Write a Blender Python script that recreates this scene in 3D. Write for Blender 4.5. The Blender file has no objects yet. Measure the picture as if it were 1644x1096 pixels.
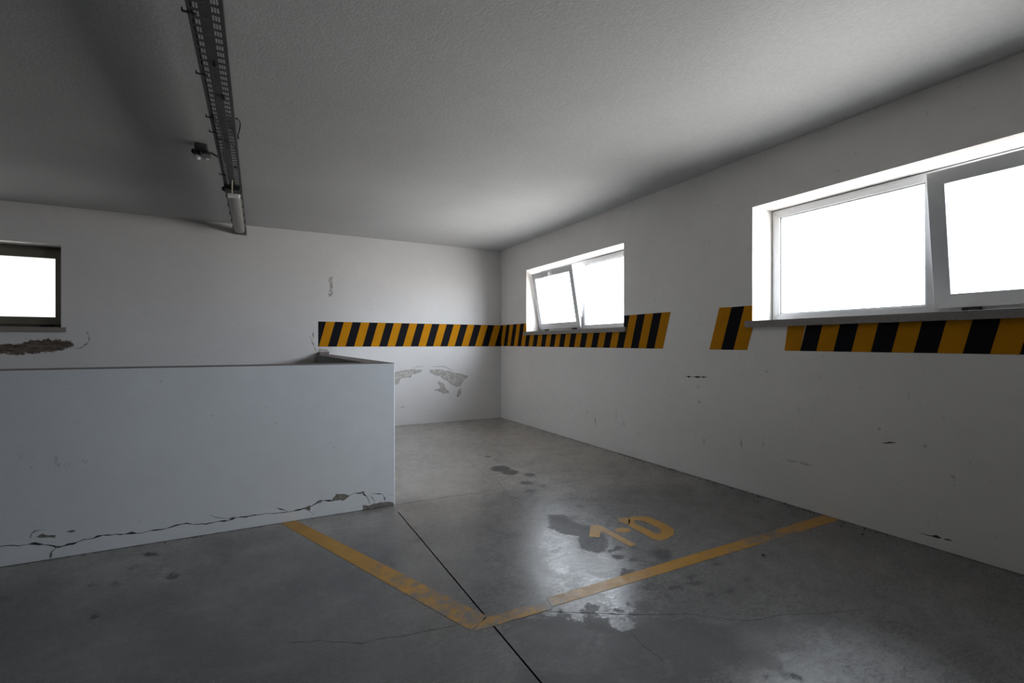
import bpy, bmesh, math, random
import numpy as np
from mathutils import Vector, Matrix
random.seed(7)
SC = bpy.context.scene
COL = SC.collection

# ---------------------------------------------------------------- camera
cam_d = bpy.data.cameras.new('camera'); cam = bpy.data.objects.new('camera', cam_d); COL.objects.link(cam)
cam_d.sensor_width = 36.0
cam_d.lens = 768.84*36/1644
cam_d.shift_y = 4.83/1644
cam_d.clip_start = 0.05; cam_d.clip_end = 100
cam.location = (0, 0, 1.2)
cam.rotation_euler = (math.pi/2, 0, -0.487536)
SC.camera = cam

# ---------------------------------------------------------------- daylight, exposure
SC.view_settings.view_transform = 'Standard'; SC.view_settings.look = 'None'
SC.view_settings.gamma = 1.0; SC.view_settings.use_curve_mapping = False
SC.view_settings.exposure = 0.0
SKY_EAST, SKY_NORTH = 17.5, 2.2
SUNWARD, GROUND = 1.7, 1.0     # brightness of the overcast sky beyond the right wall / the far wall
w = bpy.data.worlds.new('world'); SC.world = w; w.use_nodes = True
nt = w.node_tree; nt.nodes.clear()
def wn(t, **k):
    n = nt.nodes.new(t)
    for a, b in k.items(): setattr(n, a, b)
    return n
tc = wn('ShaderNodeTexCoord'); sx = wn('ShaderNodeSeparateXYZ'); nt.links.new(tc.outputs['Generated'], sx.inputs[0])
mr = wn('ShaderNodeMapRange'); mr.inputs['From Min'].default_value = 0.0; mr.inputs['From Max'].default_value = 0.35
mr.inputs['To Min'].default_value = SKY_NORTH; mr.inputs['To Max'].default_value = SKY_EAST
nt.links.new(sx.outputs['X'], mr.inputs['Value'])
mz = wn('ShaderNodeMapRange'); mz.inputs['From Min'].default_value = -0.15; mz.inputs['From Max'].default_value = 0.15
nt.links.new(sx.outputs['Z'], mz.inputs['Value'])
mx = wn('ShaderNodeMix', data_type='RGBA'); nt.links.new(mz.outputs[0], mx.inputs['Factor'])
mx.inputs['A'].default_value = (1.0, 0.975, 0.95, 1); mx.inputs['B'].default_value = (0.91, 0.975, 1.08, 1)
bgn = wn('ShaderNodeBackground'); out = wn('ShaderNodeOutputWorld')
nt.links.new(mx.outputs['Result'], bgn.inputs['Color'])
my = wn('ShaderNodeMapRange'); my.inputs['From Min'].default_value = -0.75; my.inputs['From Max'].default_value = 0.35
my.inputs['To Min'].default_value = SUNWARD; my.inputs['To Max'].default_value = 0.7
nt.links.new(sx.outputs['Y'], my.inputs['Value'])
mz2 = wn('ShaderNodeMapRange'); mz2.inputs['From Min'].default_value = -0.25; mz2.inputs['From Max'].default_value = 0.25
mz2.inputs['To Min'].default_value = GROUND
nt.links.new(my.outputs[0], mz2.inputs['To Max'])   # the sky is brighter towards the rear, the ground is even
nt.links.new(sx.outputs['Z'], mz2.inputs['Value'])
m2 = wn('ShaderNodeMath', operation='MULTIPLY')
nt.links.new(mr.outputs[0], m2.inputs[0]); nt.links.new(mz2.outputs[0], m2.inputs[1])
# sky dimmed straight up and down, to darken floor and ceiling near the windows
az = wn('ShaderNodeMath', operation='ABSOLUTE'); nt.links.new(sx.outputs['Z'], az.inputs[0])
me_ = wn('ShaderNodeMapRange'); me_.inputs['From Min'].default_value = 0.45; me_.inputs['From Max'].default_value = 0.8
me_.inputs['To Min'].default_value = 1.0; me_.inputs['To Max'].default_value = 0.3; nt.links.new(az.outputs[0], me_.inputs['Value'])
m3 = wn('ShaderNodeMath', operation='MULTIPLY'); nt.links.new(m2.outputs[0], m3.inputs[0]); nt.links.new(me_.outputs[0], m3.inputs[1])
nt.links.new(m3.outputs[0], bgn.inputs['Strength'])
nt.links.new(bgn.outputs[0], out.inputs['Surface'])

WX, BY, CZ = 3.52, 7.017, 2.726        # right wall face, far wall face, ceiling
LX, RY = -6.0, -5.0                    # left and rear walls, out of view
Z0, Z1, WW, TH = 1.387, 2.305, 2.144, 0.36   # window openings and wall thickness
WIN_R = [(4.039, 6.183), (0.358, 2.502)]   # Y ranges on the right wall
WIN_B = [(-4.070, -1.926)]                                   # X range on the far wall
def portal(loc, rot, sx_, sy_):
    l = bpy.data.lights.new('daylight_portal', 'AREA'); l.shape = 'RECTANGLE'; l.size = sx_; l.size_y = sy_
    l.cycles.is_portal = True
    o = bpy.data.objects.new('daylight_portal', l); o.location = loc; o.rotation_euler = rot; COL.objects.link(o)
for a, b in WIN_R: portal((WX+TH+.01, (a+b)/2, (Z0+Z1)/2), (0, math.pi/2, 0), Z1-Z0+.02, b-a+.02)
for a, b in WIN_B: portal(((a+b)/2, BY+TH+.01, (Z0+Z1)/2), (-math.pi/2, 0, 0), b-a+.02, Z1-Z0+.02)

# ---------------------------------------------------------------- marks (world metres, on their own surface)
F_STAIN = [[(1.801,2.854),(1.896,2.824),(1.914,2.766),(1.895,2.632),(1.942,2.557),(1.929,2.399),(1.896,2.313),(1.799,2.218),(1.734,2.2),(1.689,2.258),(1.692,2.328),(1.771,2.461),(1.715,2.529),(1.683,2.652)],[(1.729,1.991),(1.762,1.941),(1.759,1.919),(1.68,1.915),(1.624,1.908),(1.68,1.954)],[(1.908,2.18),(1.892,2.172),(1.871,2.172),(1.853,2.182),(1.845,2.197),(1.849,2.211),(1.865,2.22),(1.886,2.22),(1.904,2.21),(1.912,2.195)],[(1.824,2.186),(1.811,2.176),(1.797,2.173),(1.787,2.179),(1.785,2.19),(1.792,2.203),(1.804,2.213),(1.818,2.217),(1.828,2.211),(1.83,2.2)],[(1.879,2.029),(1.863,2.02),(1.844,2.019),(1.829,2.027),(1.823,2.041),(1.83,2.055),(1.845,2.065),(1.865,2.066),(1.88,2.058),(1.885,2.044)],[(1.991,2.146),(1.978,2.139),(1.959,2.14),(1.943,2.148),(1.936,2.161),(1.939,2.173),(1.953,2.181),(1.972,2.18),(1.988,2.171),(1.995,2.158)],[(2.099,2.012),(2.068,1.996),(2.029,1.996),(1.999,2.013),(1.986,2.039),(1.998,2.066),(2.029,2.083),(2.068,2.083),(2.1,2.066),(2.112,2.039)],[(2.075,1.97),(2.045,1.954),(2.011,1.953),(1.984,1.967),(1.975,1.991),(1.987,2.016),(2.017,2.033),(2.052,2.034),(2.079,2.02),(2.088,1.995)],[(1.768,1.781),(1.755,1.775),(1.736,1.778),(1.719,1.787),(1.71,1.799),(1.713,1.81),(1.726,1.816),(1.745,1.813),(1.762,1.804),(1.771,1.792)],[(1.715,1.76),(1.701,1.752),(1.685,1.75),(1.674,1.757),(1.67,1.768),(1.677,1.781),(1.691,1.789),(1.706,1.791),(1.718,1.785),(1.721,1.773)],[(1.965,2.726),(1.951,2.716),(1.934,2.714),(1.92,2.721),(1.914,2.735),(1.919,2.75),(1.932,2.761),(1.949,2.763),(1.964,2.755),(1.97,2.741)],[(2.142,2.878),(2.128,2.868),(2.11,2.866),(2.095,2.874),(2.088,2.888),(2.093,2.904),(2.107,2.915),(2.126,2.916),(2.141,2.908),(2.147,2.894)],[(2.471,2.881),(2.458,2.873),(2.442,2.872),(2.429,2.879),(2.424,2.891),(2.428,2.904),(2.441,2.912),(2.457,2.912),(2.47,2.905),(2.475,2.893)],[(2.331,2.587),(2.313,2.58),(2.286,2.584),(2.26,2.598),(2.244,2.616),(2.246,2.632),(2.264,2.639),(2.291,2.635),(2.318,2.621),(2.333,2.602)],[(1.832,2.099),(1.813,2.087),(1.79,2.087),(1.771,2.097),(1.763,2.114),(1.769,2.132),(1.787,2.143),(1.811,2.144),(1.83,2.134),(1.838,2.117)],[(2.154,4.101),(2.107,4.05),(2.046,4.036),(1.995,4.063),(1.971,4.122),(1.984,4.191),(2.03,4.245),(2.092,4.262),(2.146,4.233),(2.17,4.171)],[(2.169,3.94),(2.13,3.903),(2.08,3.894),(2.036,3.918),(2.015,3.964),(2.024,4.017),(2.061,4.056),(2.113,4.066),(2.159,4.041),(2.18,3.993)],[(2.254,3.797),(2.229,3.776),(2.197,3.771),(2.169,3.786),(2.156,3.814),(2.163,3.846),(2.187,3.868),(2.219,3.873),(2.248,3.858),(2.261,3.829)],[(2.112,3.58),(2.085,3.558),(2.047,3.556),(2.012,3.574),(1.993,3.607),(1.998,3.641),(2.025,3.664),(2.064,3.667),(2.1,3.648),(2.118,3.615)],[(2.155,3.455),(2.139,3.439),(2.121,3.434),(2.106,3.442),(2.101,3.459),(2.108,3.479),(2.123,3.495),(2.142,3.5),(2.156,3.492),(2.161,3.475)],[(2.009,3.375),(1.986,3.354),(1.957,3.349),(1.933,3.363),(1.921,3.389),(1.928,3.418),(1.95,3.44),(1.98,3.445),(2.005,3.432),(2.016,3.405)],[(2.142,2.893),(2.126,2.884),(2.104,2.884),(2.084,2.895),(2.074,2.912),(2.077,2.928),(2.092,2.938),(2.115,2.938),(2.135,2.927),(2.146,2.91)],[(2.205,4.627),(2.186,4.607),(2.162,4.601),(2.14,4.613),(2.13,4.637),(2.134,4.665),(2.152,4.685),(2.177,4.691),(2.199,4.68),(2.209,4.655)],[(-0.603,3.038),(-0.605,3.027),(-0.617,3.025),(-0.634,3.034),(-0.649,3.05),(-0.658,3.067),(-0.655,3.078),(-0.643,3.08),(-0.626,3.071),(-0.611,3.055)],[(-0.701,3.076),(-0.703,3.068),(-0.712,3.067),(-0.726,3.074),(-0.738,3.087),(-0.745,3.099),(-0.743,3.107),(-0.734,3.108),(-0.72,3.101),(-0.708,3.088)],[(-0.366,3.0),(-0.368,2.984),(-0.379,2.979),(-0.395,2.987),(-0.409,3.005),(-0.417,3.027),(-0.415,3.044),(-0.403,3.049),(-0.387,3.04),(-0.373,3.021)],[(-1.037,3.102),(-1.037,3.091),(-1.046,3.089),(-1.06,3.097),(-1.075,3.111),(-1.084,3.127),(-1.084,3.138),(-1.075,3.14),(-1.061,3.133),(-1.046,3.118)],[(-0.621,2.723),(-0.621,2.714),(-0.627,2.711),(-0.636,2.716),(-0.644,2.726),(-0.65,2.739),(-0.65,2.748),(-0.644,2.751),(-0.635,2.747),(-0.626,2.736)],[(-0.159,3.075),(-0.161,3.066),(-0.166,3.063),(-0.174,3.067),(-0.18,3.076),(-0.183,3.088),(-0.182,3.097),(-0.176,3.1),(-0.168,3.096),(-0.162,3.087)],[(1.733,1.04),(1.722,1.037),(1.707,1.039),(1.695,1.046),(1.69,1.054),(1.693,1.061),(1.705,1.063),(1.72,1.061),(1.732,1.054),(1.737,1.046)],[(1.633,1.104),(1.625,1.101),(1.616,1.102),(1.609,1.106),(1.606,1.112),(1.609,1.117),(1.617,1.119),(1.626,1.118),(1.634,1.114),(1.636,1.109)],[(0.656,2.609),(0.653,2.601),(0.647,2.598),(0.641,2.601),(0.638,2.609),(0.638,2.618),(0.642,2.626),(0.648,2.629),(0.654,2.626),(0.657,2.618)],[(2.552,1.735),(2.542,1.73),(2.531,1.729),(2.524,1.733),(2.524,1.739),(2.531,1.746),(2.541,1.751),(2.552,1.752),(2.559,1.748),(2.559,1.742)],[(-0.498,3.361),(-0.504,3.348),(-0.524,3.349),(-0.551,3.363),(-0.575,3.386),(-0.586,3.408),(-0.581,3.421),(-0.56,3.421),(-0.533,3.406),(-0.509,3.383)],[(-0.586,3.234),(-0.586,3.225),(-0.591,3.222),(-0.598,3.225),(-0.605,3.235),(-0.61,3.247),(-0.609,3.256),(-0.605,3.26),(-0.597,3.256),(-0.59,3.246)],[(1.701,1.874),(1.692,1.87),(1.677,1.873),(1.663,1.88),(1.655,1.89),(1.656,1.898),(1.666,1.902),(1.68,1.899),(1.694,1.892),(1.702,1.882)],[(1.855,1.693),(1.838,1.686),(1.815,1.688),(1.795,1.699),(1.785,1.714),(1.79,1.727),(1.807,1.735),(1.83,1.732),(1.85,1.722),(1.86,1.707)],[(1.977,1.684),(1.959,1.677),(1.935,1.68),(1.914,1.691),(1.905,1.706),(1.91,1.72),(1.929,1.727),(1.953,1.725),(1.974,1.713),(1.983,1.698)],[(1.937,1.57),(1.924,1.565),(1.907,1.567),(1.892,1.575),(1.886,1.586),(1.889,1.595),(1.902,1.599),(1.919,1.598),(1.934,1.59),(1.941,1.579)],[(2.06,1.551),(2.041,1.545),(2.018,1.547),(1.998,1.558),(1.989,1.572),(1.995,1.585),(2.013,1.591),(2.037,1.588),(2.057,1.578),(2.066,1.563)],[(1.75,1.669),(1.738,1.664),(1.723,1.665),(1.71,1.672),(1.704,1.682),(1.707,1.691),(1.719,1.697),(1.734,1.696),(1.747,1.689),(1.753,1.678)],[(2.01,1.74),(1.995,1.735),(1.975,1.737),(1.958,1.746),(1.949,1.759),(1.953,1.77),(1.968,1.776),(1.988,1.773),(2.006,1.764),(2.014,1.751)],[(2.231,1.586),(2.216,1.581),(2.199,1.582),(2.185,1.589),(2.18,1.6),(2.186,1.61),(2.201,1.615),(2.218,1.614),(2.232,1.606),(2.237,1.596)],[(2.236,1.78),(2.221,1.773),(2.203,1.773),(2.19,1.78),(2.187,1.791),(2.194,1.802),(2.209,1.809),(2.226,1.809),(2.239,1.802),(2.243,1.791)],[(2.208,3.054),(2.19,3.044),(2.164,3.045),(2.141,3.058),(2.128,3.077),(2.13,3.095),(2.148,3.106),(2.174,3.105),(2.198,3.092),(2.211,3.073)]]
F_DULL = [[(0.935,1.893),(1.191,1.785),(1.328,1.685),(1.326,1.627),(1.354,1.587),(1.412,1.586),(1.445,1.639),(1.416,1.694),(1.342,1.756),(1.457,1.678),(1.512,1.69),(1.587,1.698),(1.595,1.634),(1.568,1.591),(1.686,1.528),(1.78,1.439),(1.884,1.363),(2.029,1.313),(1.96,1.257),(1.904,1.216),(1.95,1.216),(1.996,1.261),(2.045,1.256),(2.112,1.242),(2.187,1.251),(2.161,1.179),(2.065,1.209),(2.013,1.222),(1.961,1.186),(1.944,1.144),(1.914,1.135),(1.849,1.177),(1.792,1.152),(1.689,1.105),(1.639,1.135),(1.631,1.162),(1.584,1.187),(1.528,1.197),(1.459,1.207),(1.343,1.162),(1.04,1.197),(0.791,1.329),(0.869,1.598)]]
F_GLARE = [[(1.867,1.203),(1.854,1.203),(1.83,1.212),(1.806,1.225),(1.789,1.238),(1.787,1.245),(1.8,1.245),(1.824,1.237),(1.849,1.224),(1.865,1.211)],[(1.791,1.151),(1.845,1.165),(2.045,1.19),(2.215,1.085),(2.252,0.927),(2.182,0.787),(2.034,0.67),(1.466,0.971),(1.645,1.09)],[(1.543,2.279),(1.768,2.254),(1.763,2.03),(1.583,1.893),(1.438,1.834),(1.437,1.655),(1.369,1.701),(1.326,1.83),(1.286,1.981),(1.378,2.153)]]  # pale floor patches, the windows' reflections put into the colour
F_CRACK = [[(0.883,1.91),(0.946,1.915),(0.992,1.913),(1.128,1.841),(1.2,1.797),(1.317,1.724),(1.433,1.651),(1.552,1.582),(1.684,1.526),(1.78,1.439),(1.836,1.388),(1.882,1.361),(1.953,1.337),(2.024,1.327),(2.153,1.28),(2.187,1.257),(2.269,1.224),(2.377,1.19),(2.459,1.158)],[(0.871,1.911),(0.794,1.909),(0.715,1.925),(0.619,1.943),(0.551,1.948),(0.446,1.977),(0.375,1.98),(0.301,2.029),(0.227,2.077),(0.168,2.095),(0.11,2.13)],[(1.934,4.657),(1.825,3.895),(1.869,3.795),(1.769,3.41),(1.729,3.241)],[(1.375,1.545),(1.356,1.433),(1.356,1.324)],[(2.182,1.44),(2.098,1.415),(2.048,1.393)]]
F_CRUMB = [(3.555,2.712),(3.567,2.685),(3.512,2.263),(3.494,2.208),(3.5,2.173),(3.488,2.074),(3.507,2.108),(2.541,1.74),(3.527,2.338),(3.574,2.826),(3.395,1.774),(3.372,1.634)]
B_PATCH = [[(2.286,0.808),(2.326,0.815),(2.452,0.812),(2.62,0.78),(2.688,0.75),(2.872,0.727),(2.934,0.696),(2.872,0.649),(2.801,0.556),(2.751,0.54),(2.678,0.571),(2.549,0.66),(2.481,0.71),(2.385,0.732),(2.306,0.782)],[(2.801,0.554),(2.82,0.479),(2.782,0.379),(2.74,0.381),(2.771,0.467)],[(1.738,0.761),(1.825,0.801),(2.026,0.832),(2.193,0.819),(2.155,0.776),(2.053,0.761),(2.007,0.716),(1.867,0.702),(1.816,0.614),(1.756,0.605)],[(2.425,0.635),(2.525,0.603),(2.566,0.505),(2.627,0.464),(2.525,0.449),(2.375,0.504),(2.485,0.528)],[(0.862,2.118),(0.899,2.129),(0.907,1.914),(0.875,1.912)],[(0.854,1.902),(0.903,1.896),(0.887,1.852),(0.862,1.86)],[(0.734,1.139),(0.846,1.13),(0.862,1.095),(0.814,1.07),(0.718,1.071)]]
B_BROWN = [[(-2.737,1.218),(-2.413,1.209),(-2.264,1.202),(-2.21,1.232),(-2.075,1.253),(-1.946,1.254),(-1.858,1.24),(-1.823,1.188),(-1.889,1.15),(-1.977,1.123),(-2.125,1.104),(-2.312,1.092),(-2.413,1.107),(-2.737,1.097)]]
B_CRACK = [[(-1.837,1.178),(-1.783,1.153),(-1.735,1.178),(-1.697,1.22),(-1.684,1.262),(-1.708,1.353)],[(2.055,0.849),(2.131,0.871),(2.208,0.864)],[(2.345,0.861),(2.505,0.863),(2.596,0.841),(2.688,0.762),(2.782,0.73)],[(0.608,1.325),(0.64,1.266),(0.679,1.173),(0.703,1.097)],[(0.671,1.393),(0.655,1.266)],[(1.839,0.271),(1.923,0.275)]]
P_CRACK = [[(-1.301,0.126),(-1.229,0.113),(-1.155,0.101),(-1.118,0.102),(-1.092,0.102),(-1.054,0.088),(-1.028,0.079),(-0.994,0.062),(-0.949,0.069),(-0.908,0.075),(-0.881,0.084),(-0.839,0.083),(-0.797,0.092),(-0.697,0.08),(-0.662,0.081),(-0.614,0.072),(-0.578,0.077),(-0.523,0.075),(-0.47,0.082),(-0.391,0.091),(-0.358,0.078),(-0.293,0.068),(-0.242,0.071),(-0.192,0.07),(-0.122,0.081),(-0.069,0.076),(-0.023,0.08),(0.039,0.08),(0.094,0.071),(0.151,0.068),(0.189,0.068),(0.239,0.071),(0.286,0.078),(0.326,0.084),(0.354,0.097),(0.374,0.109),(0.406,0.111),(0.439,0.104),(0.489,0.103),(0.544,0.099),(0.582,0.121),(0.615,0.134),(0.67,0.126),(0.698,0.096),(0.719,0.043)],[(0.726,0.099),(0.762,0.037)],[(0.719,0.111),(0.811,0.098),(0.833,0.04)],[(0.855,0.08),(0.899,0.078)],[(0.314,0.055),(0.339,0.024)],[(-0.273,0.131),(-0.249,0.108),(-0.199,0.089),(-0.15,0.083),(-0.124,0.087)],[(-0.994,0.062),(-1.02,0.043),(-1.022,0.013)],[(-1.1,0.131),(-1.108,0.136),(-1.105,0.156),(-1.09,0.17),(-1.046,0.169)],[(0.094,0.109),(0.132,0.094),(0.177,0.07)]]
P_CHIP = [[(0.455,0.105),(0.488,0.142),(0.521,0.14),(0.575,0.122),(0.561,0.103),(0.541,0.093)],[(0.276,0.081),(0.32,0.091),(0.323,0.07),(0.311,0.055)],[(0.358,0.099),(0.384,0.116),(0.397,0.108),(0.37,0.095)],[(0.67,0.036),(0.677,0.006),(0.783,0.0),(0.904,-0.005),(0.904,0.015),(0.841,0.035),(0.783,0.037),(0.755,0.038),(0.713,0.026)],[(0.66,0.135),(0.673,0.14),(0.686,0.127),(0.677,0.115),(0.66,0.122)],[(-1.085,0.135),(-1.059,0.147),(-1.002,0.132),(-1.008,0.12),(-1.054,0.126)],[(-0.957,0.141),(-0.921,0.147),(-0.917,0.138),(-0.937,0.133)],[(-1.028,0.016),(-1.023,0.04),(-1.016,0.017),(-1.02,0.008)],[(-1.007,0.068),(-0.991,0.068),(-0.994,0.055),(-1.002,0.06)]]
P_SCUFF = [[(-0.839,0.509),(-0.866,0.483),(-0.934,0.473),(-1.016,0.484),(-1.081,0.509),(-1.105,0.54),(-1.081,0.566),(-1.016,0.576),(-0.934,0.567),(-0.866,0.542)],[(-1.002,0.563),(-1.017,0.548),(-1.056,0.543),(-1.103,0.548),(-1.141,0.563),(-1.155,0.58),(-1.141,0.595),(-1.103,0.601),(-1.056,0.596),(-1.017,0.581)],[(-0.789,0.478),(-0.799,0.462),(-0.824,0.455),(-0.855,0.459),(-0.88,0.472),(-0.889,0.49),(-0.88,0.506),(-0.855,0.513),(-0.824,0.51),(-0.799,0.496)],[(-1.15,0.505),(-1.157,0.474),(-1.174,0.456),(-1.196,0.459),(-1.213,0.481),(-1.219,0.513),(-1.213,0.544),(-1.196,0.562),(-1.174,0.559),(-1.157,0.538)],[(-0.967,0.595),(-0.971,0.57),(-0.982,0.556),(-0.995,0.558),(-1.006,0.574),(-1.01,0.599),(-1.006,0.623),(-0.995,0.637),(-0.982,0.636),(-0.971,0.62)],[(-0.375,0.99),(-0.378,0.976),(-0.386,0.968),(-0.396,0.969),(-0.404,0.977),(-0.407,0.991),(-0.404,1.005),(-0.396,1.013),(-0.386,1.012),(-0.378,1.004)],[(-0.458,0.419),(-0.459,0.412),(-0.464,0.409),(-0.47,0.409),(-0.475,0.414),(-0.476,0.421),(-0.475,0.427),(-0.47,0.431),(-0.464,0.43),(-0.459,0.426)],[(0.802,1.038),(0.792,1.031),(0.765,1.026),(0.732,1.027),(0.705,1.032),(0.695,1.041),(0.705,1.048),(0.732,1.053),(0.765,1.052),(0.792,1.047)],[(0.255,0.948),(0.252,0.94),(0.244,0.936),(0.234,0.936),(0.227,0.941),(0.224,0.949),(0.227,0.956),(0.234,0.961),(0.244,0.96),(0.252,0.955)],[(-0.783,0.223),(-0.789,0.218),(-0.803,0.216),(-0.82,0.219),(-0.834,0.225),(-0.839,0.233),(-0.834,0.238),(-0.82,0.24),(-0.803,0.237),(-0.789,0.231)],[(-1.145,0.579),(-1.148,0.573),(-1.156,0.571),(-1.165,0.572),(-1.172,0.576),(-1.175,0.582),(-1.172,0.588),(-1.165,0.591),(-1.156,0.59),(-1.148,0.585)]]
P_CRUMBS = [(-1.222,0.009),(-1.192,0.01),(-1.175,0.013),(-1.163,0.004),(-1.13,0.014),(-0.825,-0.0),(-0.811,0.0),(-1.155,0.016)]
R_STREAK = [(5.966,0.307,0.012,0.1),(5.693,0.295,0.014,0.07),(5.004,0.378,0.012,0.09),(4.692,0.377,0.02,0.08),(4.535,0.287,0.018,0.13),(4.162,0.419,0.01,0.11),(4.034,0.331,0.018,0.09),(3.915,0.441,0.008,0.1),(3.075,0.393,0.012,0.07),(2.978,0.331,0.014,0.07),(2.604,0.377,0.014,0.11),(2.416,0.412,0.012,0.1),(2.395,0.479,0.01,0.05),(2.547,0.958,0.014,0.022),(2.379,0.989,0.01,0.02),(2.437,0.917,0.01,0.01),(2.698,0.685,0.01,0.015),(2.275,0.692,0.01,0.01),(2.013,0.767,0.008,0.02),(1.812,0.952,0.008,0.014),(2.283,0.279,0.03,0.02),(2.186,0.328,0.05,0.018),(2.093,0.33,0.05,0.012),(1.556,0.578,0.03,0.008),(1.361,0.595,0.02,0.008),(1.236,0.44,0.016,0.008),(1.129,0.384,0.01,0.012),(1.048,0.389,0.008,0.012),(6.298,0.326,0.07,0.01),(3.103,0.908,0.16,0.005),(3.033,0.822,0.02,0.05),(3.026,0.682,0.02,0.03),(1.609,0.66,0.01,0.03),(1.514,0.628,0.04,0.01)]
R_CRACK = [[(1.409,0.063),(1.357,0.066),(1.315,0.073),(1.292,0.071)],[(1.281,0.071),(1.241,0.074)],[(3.19,0.903),(2.938,0.912)],[(1.595,0.571),(1.514,0.586)]]
DIGIT1 = [(1.946, 2.557), (1.993, 2.55), (2.005, 2.515), (2.005, 2.189), (1.95, 2.182), (1.954, 2.44), (1.929, 2.432), (1.876, 2.378), (1.826, 2.417)]
DOT = [(2.126, 2.374), (2.113, 2.364), (2.097, 2.359), (2.078, 2.358), (2.06, 2.362), (2.045, 2.37), (2.033, 2.381), (2.028, 2.395), (2.028, 2.409), (2.035, 2.422), (2.048, 2.432), (2.064, 2.438), (2.083, 2.439), (2.101, 2.435), (2.117, 2.427), (2.129, 2.415), (2.134, 2.401), (2.133, 2.387)]
DO = [(2.27, 2.558), (2.343, 2.539), (2.399, 2.506), (2.409, 2.42), (2.402, 2.323), (2.387, 2.257), (2.314, 2.191), (2.233, 2.167), (2.171, 2.161), (2.15, 2.198), (2.16, 2.313), (2.164, 2.434)]
DI = [(2.255, 2.495), (2.293, 2.485), (2.313, 2.452), (2.318, 2.383), (2.314, 2.317), (2.301, 2.281), (2.283, 2.263), (2.251, 2.251), (2.239, 2.255), (2.231, 2.273), (2.235, 2.345), (2.233, 2.428)]
DS = [(2.189, 2.572), (2.27, 2.559), (2.235, 2.496), (2.176, 2.45), (2.163, 2.535)]

# ---------------------------------------------------------------- materials
class NT:
    def __init__(s, name):
        s.m = bpy.data.materials.new(name); s.m.use_nodes = True; s.t = s.m.node_tree; s.t.nodes.clear()
        s.o = s.n('ShaderNodeOutputMaterial'); s.b = s.n('ShaderNodeBsdfPrincipled'); s.l(s.b.outputs[0], s.o.inputs[0])
        s.tc = s.n('ShaderNodeTexCoord')
    def n(s, t, **k):
        x = s.t.nodes.new(t)
        for a, b in k.items(): setattr(x, a, b)
        return x
    def l(s, a, b): s.t.links.new(a, b)
    def noise(s, scale, detail=4, rough=.55, stretch=None, dist=0):
        x = s.n('ShaderNodeTexNoise'); x.inputs['Scale'].default_value = scale; x.inputs['Detail'].default_value = detail
        x.inputs['Roughness'].default_value = rough; x.inputs['Distortion'].default_value = dist
        if stretch:
            mp = s.n('ShaderNodeMapping'); mp.inputs['Scale'].default_value = stretch
            s.l(s.tc.outputs['Object'], mp.inputs[0]); s.l(mp.outputs[0], x.inputs['Vector'])
        else: s.l(s.tc.outputs['Object'], x.inputs['Vector'])
        return x.outputs['Fac']
    def mr(s, v, a, b, c, d, smooth=False):
        x = s.n('ShaderNodeMapRange'); s.l(v, x.inputs[0])
        if smooth: x.interpolation_type = 'SMOOTHSTEP'
        for i, q in enumerate((a, b, c, d)): x.inputs[i+1].default_value = q
        return x.outputs[0]
    def math(s, op, a, b):
        x = s.n('ShaderNodeMath', operation=op)
        for i, q in enumerate((a, b)):
            if isinstance(q, (int, float)): x.inputs[i].default_value = q
            else: s.l(q, x.inputs[i])
        return x.outputs[0]
    def mix(s, f, a, b, mode='MIX'):
        x = s.n('ShaderNodeMix', data_type='RGBA', blend_type=mode)
        for k, q in (('Factor', f), ('A', a), ('B', b)):
            if isinstance(q, (int, float)): x.inputs[k].default_value = q
            elif isinstance(q, tuple): x.inputs[k].default_value = (*q, 1)
            else: s.l(q, x.inputs[k])
        return x.outputs['Result']
    def col(s, v): s.l(v, s.b.inputs['Base Color']) if not isinstance(v, tuple) else setattr(s.b.inputs['Base Color'], 'default_value', (*v, 1))
    def rough(s, v): s.l(v, s.b.inputs['Roughness']) if not isinstance(v, (int, float)) else setattr(s.b.inputs['Roughness'], 'default_value', v)
    def bump(s, h, strength, dist=.01):
        x = s.n('ShaderNodeBump'); x.inputs['Strength'].default_value = strength; x.inputs['Distance'].default_value = dist
        s.l(h, x.inputs['Height']); s.l(x.outputs[0], s.b.inputs['Normal'])
    def grey(s, v):
        x = s.n('ShaderNodeCombineColor'); [s.l(v, x.inputs[i]) for i in range(3)]; return x.outputs[0]
    def attr(s, name='marks'):
        x = s.n('ShaderNodeAttribute'); x.attribute_name = name; y = s.n('ShaderNodeSeparateColor'); s.l(x.outputs['Color'], y.inputs[0]); return y.outputs

def simple(name, col, rough=.5, metal=0, noise_amt=.08, scale=20, bump=0):
    m = NT(name); v = m.mr(m.noise(scale), .3, .7, 1-noise_amt, 1+noise_amt)
    m.col(m.mix(1.0, col, m.grey(v), 'MULTIPLY')); m.rough(rough); m.b.inputs['Metallic'].default_value = metal
    if bump: m.bump(m.noise(scale*6), bump, .003)
    return m.m

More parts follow.
